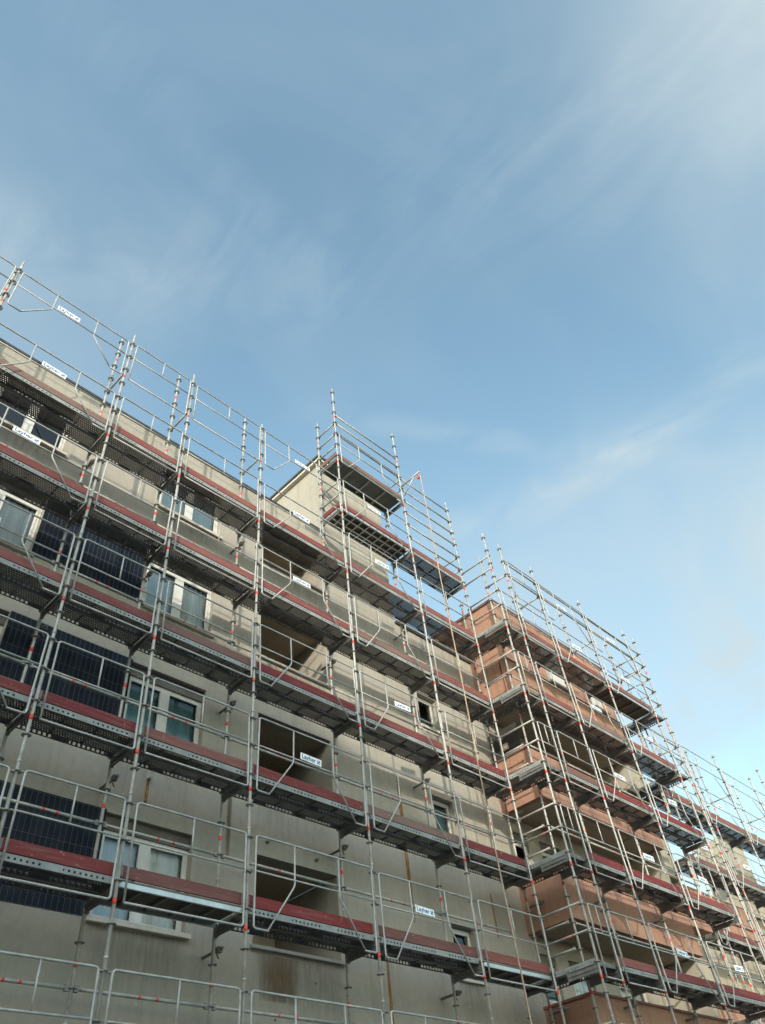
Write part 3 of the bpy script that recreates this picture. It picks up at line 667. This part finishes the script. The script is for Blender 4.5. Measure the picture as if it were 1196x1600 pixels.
def toe_mesh(Ln, mk='toe'):
    key = (mk, round(Ln, 2))
    if key in _cache: return _cache[key]
    s = MB(); s.box(0.05, Ln - 0.05, 0, 0.028, 0.062, 0.215, M[mk])
    s.box(0.03, 0.07, -0.004, 0.032, 0.08, 0.20, M['beam']); s.box(Ln - 0.07, Ln - 0.03, -0.004, 0.032, 0.08, 0.20, M['beam'])
    me = s.mesh('toe_board'); _cache[key] = me; return me
def ledger_mesh(Ln, marks=True):
    key = ('led', round(Ln, 2), marks)
    if key in _cache: return _cache[key]
    s = MB(); s.tube((0.03, 0, 0), (Ln - 0.03, 0, 0), 0.0225, M['tube'], 10)
    for x in (0.03, Ln - 0.09): s.box(x, x + 0.06, -0.02, 0.02, -0.035, 0.035, M['ring'])
    if marks:
        for q in (0.45, 0.58): s.tube((Ln * q, 0, 0), (Ln * q + 0.035, 0, 0), 0.0238, M['red'], 10)
    me = s.mesh('ledger'); _cache[key] = me; return me
def transom_mesh(Ln=DW):
    key = ('tr', round(Ln, 2))
    if key in _cache: return _cache[key]
    s = MB(); s.box(-0.03, 0.03, 0.03, Ln - 0.03, -0.105, -0.045, M['beam']); s.box(-0.012, 0.012, 0.03, Ln - 0.03, -0.16, -0.105, M['beam'])
    s.box(-0.022, 0.022, 0.024, 0.07, -0.17, 0.0, M['beam']); s.box(-0.022, 0.022, Ln - 0.07, Ln - 0.024, -0.17, 0.0, M['beam'])
    me = s.mesh('transom'); _cache[key] = me; return me
def tie_mesh():
    if 'tie' in _cache: return _cache['tie']
    s = MB(); s.tube((0, -0.1, 0), (0, 0.38, -0.0), 0.0235, M['beam'], 8); s.box(-0.035, 0.035, -0.05, 0.04, -0.035, 0.035, M['ring']); s.tube((0.0, 0.06, -0.02), (0.05, 0.06, -0.09), 0.012, M['ring'], 6)
    s.tube((0, 0.38, 0), (0, 0.40, 0), 0.01, M['ring'], 6)
    me = s.mesh('wall_tie'); _cache['tie'] = me; return me
# plate with the maker's lettering, as on the real panels
def sign_mesh():
    s = MB(); s.box(0, 0.47, -0.003, 0.003, 0, 0.12, M['plate'])
    s.box(0.375, 0.44, -0.0045, -0.0032, 0.028, 0.092, M['ink']); s.box(0.385, 0.405, -0.006, -0.0047, 0.062, 0.083, M['plate']); s.box(0.412, 0.431, -0.006, -0.0047, 0.037, 0.057, M['plate'])
    s.tube((0.06, 0, -0.02), (0.06, 0, 0.01), 0.007, M['ring'], 6); s.tube((0.41, 0, -0.02), (0.41, 0, 0.01), 0.007, M['ring'], 6)
    me = s.mesh('name_plate')
    cu = bpy.data.curves.new('t', 'FONT'); cu.body = 'Layher'; cu.size = 0.115; cu.extrude = 0.0008; cu.offset = 0.0018
    to = bpy.data.objects.new('t', cu); COL.objects.link(to); bpy.context.view_layer.update()
    tm = bpy.data.meshes.new_from_object(to.evaluated_get(bpy.context.evaluated_depsgraph_get()))
    bpy.data.objects.remove(to)
    tm.transform(Matrix.Translation((0.025, -0.0045, 0.028)) @ Matrix.Rotation(math.radians(90), 4, 'X'))
    tm.materials.clear(); tm.materials.append(M['ink'])
    tm.name = 'lettering'
    return me, tm
SIGN, LETTER = sign_mesh()

class Scaf:
    def __init__(s, label, base):
        s.base = Vector(base); s.t = thing('scaffold', label, 'scaffold', base)
    def put(s, name, me, x, y, z, rz=0.0): return link(name, me, s.t, Vector((x, y, z)) - s.base, rz)
    def std(s, x, y, top, phase=0.0, bot=GZ): return s.put('standard', standard_mesh(bot, top, phase), x, y, bot)
    def bay(s, x, y, Ln, z, rz=0.0, plank='perf', frame=True, toe=True, ledger=True, sign=None, wide=DW):
        """one bay; local x along the run, local y towards the wall"""
        c, q = math.cos(rz), math.sin(rz)
        def at(lx, ly): return x + lx * c - ly * q, y + lx * q + ly * c
        if plank == 'perf':
            for ly in (0.038, 0.378): s.put('deck_plank', plank_mesh(Ln), *at(0, ly), z, rz)
        elif plank: s.put('deck_plank', plank_mesh(Ln, plank), *at(0, 0.04), z, rz)
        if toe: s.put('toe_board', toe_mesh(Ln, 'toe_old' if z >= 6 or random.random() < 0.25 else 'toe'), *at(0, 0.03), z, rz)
        if frame:
            f = s.panel(x, y, Ln, z, rz, sign)
        if ledger: s.put('ledger', ledger_mesh(Ln), *at(0, DW), z + 1.0, rz)
    def panel(s, x, y, Ln, z, rz=0.0, sign=None):
        c, q = math.cos(rz), math.sin(rz)
        jx = random.uniform(-0.008, 0.008)
        f = s.put('guardrail_panel', frame_mesh(Ln), x + jx * c + 0.062 * q, y - 0.062 * c + jx * q, z + random.uniform(-0.015, 0.015), rz)
        f.rotation_euler = (math.radians(random.uniform(-1.5, 1.5)), math.radians(random.uniform(-0.35, 0.35)), rz)
        if sign is None: sign = Ln > 2.3
        if sign:
            p = link('name_plate', SIGN, f, (Ln * 0.5 - 0.34 + random.uniform(-0.06, 0.1), -0.012, 0.53)); link('lettering', LETTER, p)
            p.rotation_euler = (math.radians(random.uniform(-8, 8)), math.radians(random.uniform(-3, 3)), 0)
        return f
    def rail(s, x, y, Ln, z, rz=0.0, marks=False): return s.put('ledger', ledger_mesh(Ln, marks), x, y, z, rz)
    def transom(s, x, y, z, rz=0.0, Ln=DW): return s.put('transom', transom_mesh(Ln), x, y, z, rz)
    def tie(s, x, y, z, rz=0.0): return s.put('wall_tie', tie_mesh(), x, y, z, rz)

# ---- scaffold 1: along the beige wall and up the roof tower
OY = 9.07; IY = OY + DW
XS = [-5.14, -2.57, 0.0, 1.57, 3.57, 6.14, 8.72, 10.88]
A = Scaf('tall galvanised scaffold with red toe boards along the beige wall and roof tower', (0, OY, GZ))
topo = [11.0, 11.2, 11.2, 11.2, 11.0, 15.0, 15.0, 13.2]
topi = [12.0, 12.0, 12.0, 12.0, 12.0, 14.0, 12.6, 11.5]
for i, x in enumerate(XS):
    A.std(x, OY, topo[i], 0.0); A.std(x, IY, topi[i], 1.5)
for z in (-4, -2, 0, 2, 4, 6, 8):
    for i in range(len(XS) - 1):
        Ln = XS[i + 1] - XS[i]
        if i == 0 and z < 8: continue
        if z == -4: 
            A.panel(XS[i], OY, Ln, z, sign=False) if i > 1 else None
            continue
        plank = 'perf'
        if z == 0 and i == 3: plank = 'solid'
        if z == 0 and i == 6: plank = 'solid'
        A.bay(XS[i], OY, Ln, z, plank=plank, ledger=(z < 8), sign=False if (i, z) in ((4, 4), (4, 0), (4, -2), (5, 6), (5, 2), (5, -2)) else None)
    for i, x in enumerate(XS):
        if i == 0 and z < 8: continue
        if z >= -2: A.transom(x, OY, z)
        if z >= -2 and (i + z // 2) % 2 == 0 and z < 10 and x < 10: A.tie(x + 0.09, IY, z - 0.3)
for i in range(0, 5): A.panel(XS[i], OY, XS[i + 1] - XS[i], 9.93)
for i in (1, 2, 3, 4): A.rail(XS[i], OY, DW, 9.95, math.radians(90))
# tower levels
x4, x5, x6 = XS[5], XS[6], XS[7]
A.bay(x4, OY, x5 - x4, 12, plank='green', ledger=False, sign=False); A.bay(x4, OY, x5 - x4, 10, plank='hatch', ledger=False); A.bay(x5, OY, x6 - x5, 10, plank='perf', frame=False, ledger=False)
for z in (10, 12):
    for x in (x4, x5): A.transom(x, OY, z)
A.transom(x6, OY, 10)
for z in (13.0, 13.5, 13.9): A.rail(x4, OY, x5 - x4, z)
for z in (12.5, 13.0, 13.5): A.rail(x4, OY, DW, z, math.radians(90))
for z in (13.0, 13.4): A.rail(x5, OY, DW, z - 0.5, math.radians(90))
for z in (10.5, 11.0): A.rail(x4, OY, DW, z, math.radians(90)); A.rail(x4, IY, x5 - x4, z + 0.0)
for z in (10.5, 11.0, 11.5, 12.0, 13.0, 12.5): A.rail(x5, OY, x6 - x5, z)
for z in (8.5, 9.0): A.rail(x5, IY, x6 - x5, z)
for z in (10.5, 11.0): A.rail(x6, OY, DW, z, math.radians(90))
for z in (10, 12):   # end toe boards
    A.put('toe_board', toe_mesh(DW), x4 + 0.01, OY, z, math.radians(90))
# pulley arm and hoist rope
s = MB(); s.tube((0, 0, 0), (0, -0.74, 0.04), 0.0225, M['tube'], 8); s.tube((0, -0.05, -0.45), (0, -0.5, 0.0), 0.016, M['tube'], 8)
A.put('hoist_arm', s.mesh('hoist_arm'), 8.75, OY, 12.62)
pu = MB(); pu.tube((-0.02, 0, 0), (0.02, 0, 0), 0.07, M['red'], 14); pu.tube((-0.025, 0, 0), (0.025, 0, 0), 0.05, M['beam'], 12); pu.box(-0.03, -0.022, -0.015, 0.015, -0.09, 0.12, M['ring']); pu.box(0.022, 0.03, -0.015, 0.015, -0.09, 0.12, M['ring']); pu.tube((0, 0, 0.10), (0, 0, 0.16), 0.01, M['ring'], 6)
thing('pulley', 'small red hoist pulley hanging from an arm on the roof tower scaffold', 'pulley', (8.75, 8.40, 12.48), me=pu.mesh('pulley'))
rp = MB(); pts = [(0, -0.07, 0)] + [(0.01 * math.sin(i * 1.1), -0.07 + 0.006 * math.sin(i * 0.8), -i * 1.0) for i in range(1, 15)] + [(0, -0.07, GZ + 0.1 - 12.48)]
rp.poly(pts, 0.014, M['rope'], 8)
thing('rope', 'long brown hoist rope hanging straight down in front of the beige wall scaffold', 'rope', (8.75, 8.40, 12.48), me=rp.mesh('rope'))

# ---- scaffold 2: round the pink block
B = Scaf('tall galvanised scaffold wrapped round the corner of the pink block', (10.88, 8.05, GZ))
FY = 8.05; FI = FY + DW
BX = [11.6, 13.17, 15.72, 18.42]
R90 = math.radians(-90)
for x, y, t in ((10.86, FY, 11.0), (11.6, FY, 11.0), (11.6, FI, 11.0), (11.62, IY, 10.0)): B.std(x, y, t, 0.0)
for x in BX[1:]: B.std(x, FY, 11.0, 0.0)
for x in BX[1:]: B.std(x, FI, 11.0 if x > 13.2 else 10.5, 1.5)
B.std(19.12, FY, 11.0, 0.0); B.std(19.12, 9.07, 10.5, 0.0)
for z in (-4, -2, 0, 2, 4, 6, 8):
    if z >= -2:
        # return planks run front to back
        for ly in (0.038, 0.378): B.put('deck_plank', plank_mesh(1.73), 10.88 + ly, IY, z + 0.003, R90)
        B.put('side_board', (lambda s: s.box(0, 1.0, -0.012, 0.012, -0.03, 0.06, M['flange']).mesh('side_board'))(MB()), 10.87, 9.05, z + 0.012, R90)
        B.transom(10.86, FY, z, 0, DW)
        B.transom(10.88, 9.07, z, 0, 0.73)
        for i in range(3):
            Ln = BX[i + 1] - BX[i]
            pk = 'solid' if (z, i) in ((8, 2),) else 'perf'
            B.bay(BX[i], FY, Ln, z, plank=pk)
        B.put('guardrail_panel', frame_mesh(0.74), 10.86, FY - 0.062, z)
        for x in BX: B.transom(x, FY, z)
        for x in BX[1:]:
            if z < 8: B.tie(x - 0.1, FI, z - 0.32)
        B.tie(11.9, IY - 0.15, z - 0.3) if z < 8 else None
    for h in (0.55, 1.05):
        B.put('ledger', ledger_mesh(1.12, h < 0.6), 10.87, 9.09, z + h, R90)
        B.put('ledger', ledger_mesh(0.74, False), 11.61, 9.60, z + h, R90) if z < 8 else None
B.put('ledger', ledger_mesh(1.12, False), 10.87, 9.09, 10.3, R90); B.put('ledger', ledger_mesh(1.12, False), 10.87, 9.09, 9.85, R90)
for i in range(3):
    Ln = BX[i + 1] - BX[i]
    B.rail(BX[i], FY, Ln, 10.5); B.rail(BX[i], FY, Ln, 10.0); B.panel(BX[i], FY, Ln, 9.5, sign=i > 0)
    B.rail(BX[i], FI, Ln, 9.5); B.rail(BX[i], FI, Ln, 9.0)
for x in BX:
    B.rail(x, FY, DW, 10.0 if x < 15 else 9.5, math.radians(90))
for z in (6, 8):
    for ly in (0.038, 0.378): B.put('deck_plank', plank_mesh(1.73), 18.42 + ly, IY, z + 0.003, R90)
    for h in (0.5, 1.0): B.rail(18.42, FY, 0.7, z + h); B.put('ledger', ledger_mesh(1.0, False), 19.12, 9.07, z + h, R90)
for z in (9.5, 10.0, 10.5): B.rail(18.42, FY, 0.7, z); B.put('ledger', ledger_mesh(1.0, False), 19.12, 9.07, z, R90)

# ---- scaffold 3: far wing
C = Scaf('distant scaffold run along the lower cream wing at far right', (19.18, OY, GZ))
CX = [19.18, 22.07, 25.14, 28.21, 30.78, 33.85, 36.42]
for x in CX:
    C.std(x, OY, 9.0, 0.0); C.std(x, IY, 9.0, 1.5)
C.std(29.0, OY - 0.2, 9.5, 0.0); C.std(22.8, OY + 0.1, 8.5, 0.0)
for z in (-4, -2, 0, 2, 4, 6):
    for i in range(len(CX) - 1):
        if z >= -2: C.bay(CX[i], OY, CX[i + 1] - CX[i], z)
    for x in CX:
        if z >= -2: C.transom(x, OY, z)
for i in range(len(CX) - 1): C.panel(CX[i], OY, CX[i + 1] - CX[i], 7.45, sign=False)
for x in CX: C.rail(x, OY, DW, 7.5, math.radians(90))

# ------------------------------------------------------------------ block across the street: its shadow lies over the lower walls
ob = MB(); OYB = -15.0
def obx(x0, x1, y0, y1, z0, z1): ob.box(x0, x1, y0, y1, z0, z1, M['conc'])
prof = [(-70, 17.0), (-25.5, 17.0), (-24.0, 16.6), (-19.0, 14.7), (-16.0, 13.7), (-12.5, 12.3), (-9.0, 10.9), (-5.5, 10.0)]
v0 = []
k = len(ob.v); i_ = ob.m(M['conc'])
n = len(prof)
for y in (OYB, OYB - 9):
    for x, z in prof: ob.v.append((x, y, z))
    for x, z in prof: ob.v.append((x, y, GZ))
for j in range(n - 1):
    a, b = k + j, k + j + 1
    ob.f += [(a, b, b + n, a + n), (a + 2 * n, b + 2 * n, b + 3 * n, a + 3 * n), (a, b, b + 2 * n, a + 2 * n)]; ob.mi += [i_] * 3; ob.sm += [False] * 3
ob.f += [(k, k + n, k + 3 * n, k + 2 * n), (k + n - 1, k + 2 * n - 1, k + 4 * n - 1, k + 3 * n - 1)]; ob.mi += [i_] * 2; ob.sm += [False] * 2
thing('apartment_block', 'block across the street with stepped roofline that shades the lower walls', 'building', me=ob.mesh('apartment_block'))

# ------------------------------------------------------------------ odds and ends left on the balconies
rr = random.Random(11)
M['cable'] = simple('black_cable', (0.03, 0.03, 0.028), 0.6)
s = MB()
for i in range(7):
    cx, cz, ra, ph = rr.uniform(-0.14, 0.14), rr.uniform(0.0, 0.10), rr.uniform(0.16, 0.30), rr.uniform(0, 6)
    pts = [(cx + ra * math.cos(ph + t * 0.52) * 1.3, 0.04 + ra * 0.5 * math.sin(ph + t * 0.52), cz + 0.05 * math.sin(2 * (ph + t * 0.52)) + 0.02) for t in range(13)]
    s.poly(pts, 0.012, M['cable'], 6)
s.poly([(0.3, 0.0, 0.05), (0.42, -0.06, 0.02), (0.46, -0.08, -0.3), (0.40, -0.07, -0.55)], 0.012, M['cable'], 6)
thing('cable_coil', 'tangled black cable heaped on the ledge of the upper pink balcony', 'cable', (17.05, 9.08, 5.235), me=s.mesh('cable_coil'))
M['plastic'] = simple('plastic_sheeting', (0.66, 0.68, 0.68), 0.35, var=0.1)
def heap(w, d, h, seed):
    q = random.Random(seed); n, m = 16, 10; s = MB(); pts = []
    for i in range(n + 1):
        row = []
        for j in range(m + 1):
            u, v = i / n, j / m; e = math.sin(math.pi * u) ** 0.6 * math.sin(math.pi * v) ** 0.5
            row.append(((u - 0.5) * w + q.uniform(-.02, .02), (v - 0.5) * d + q.uniform(-.02, .02), h * e * (0.65 + 0.35 * math.sin(u * 11 + v * 5)) + q.uniform(0, .03) * e))
        pts.append(row)
    for i in range(n):
        for j in range(m): s.quad(pts[i][j], pts[i + 1][j], pts[i + 1][j + 1], pts[i][j + 1], M['plastic'])
    s.quad(pts[0][0], pts[n][0], pts[n][m], pts[0][m], M['plastic'])
    return s.mesh('plastic_sheet')
thing('plastic_sheet', 'crumpled white plastic sheet bundled on the ledge of the second pink balcony', 'plastic sheet', (16.75, 9.08, 2.535), me=heap(0.9, 0.34, 0.42, 5))
for x, y in ((18.5, FI), (19.12, FI + 0.02)):
    B.std(x, y, 10.5, 1.0)
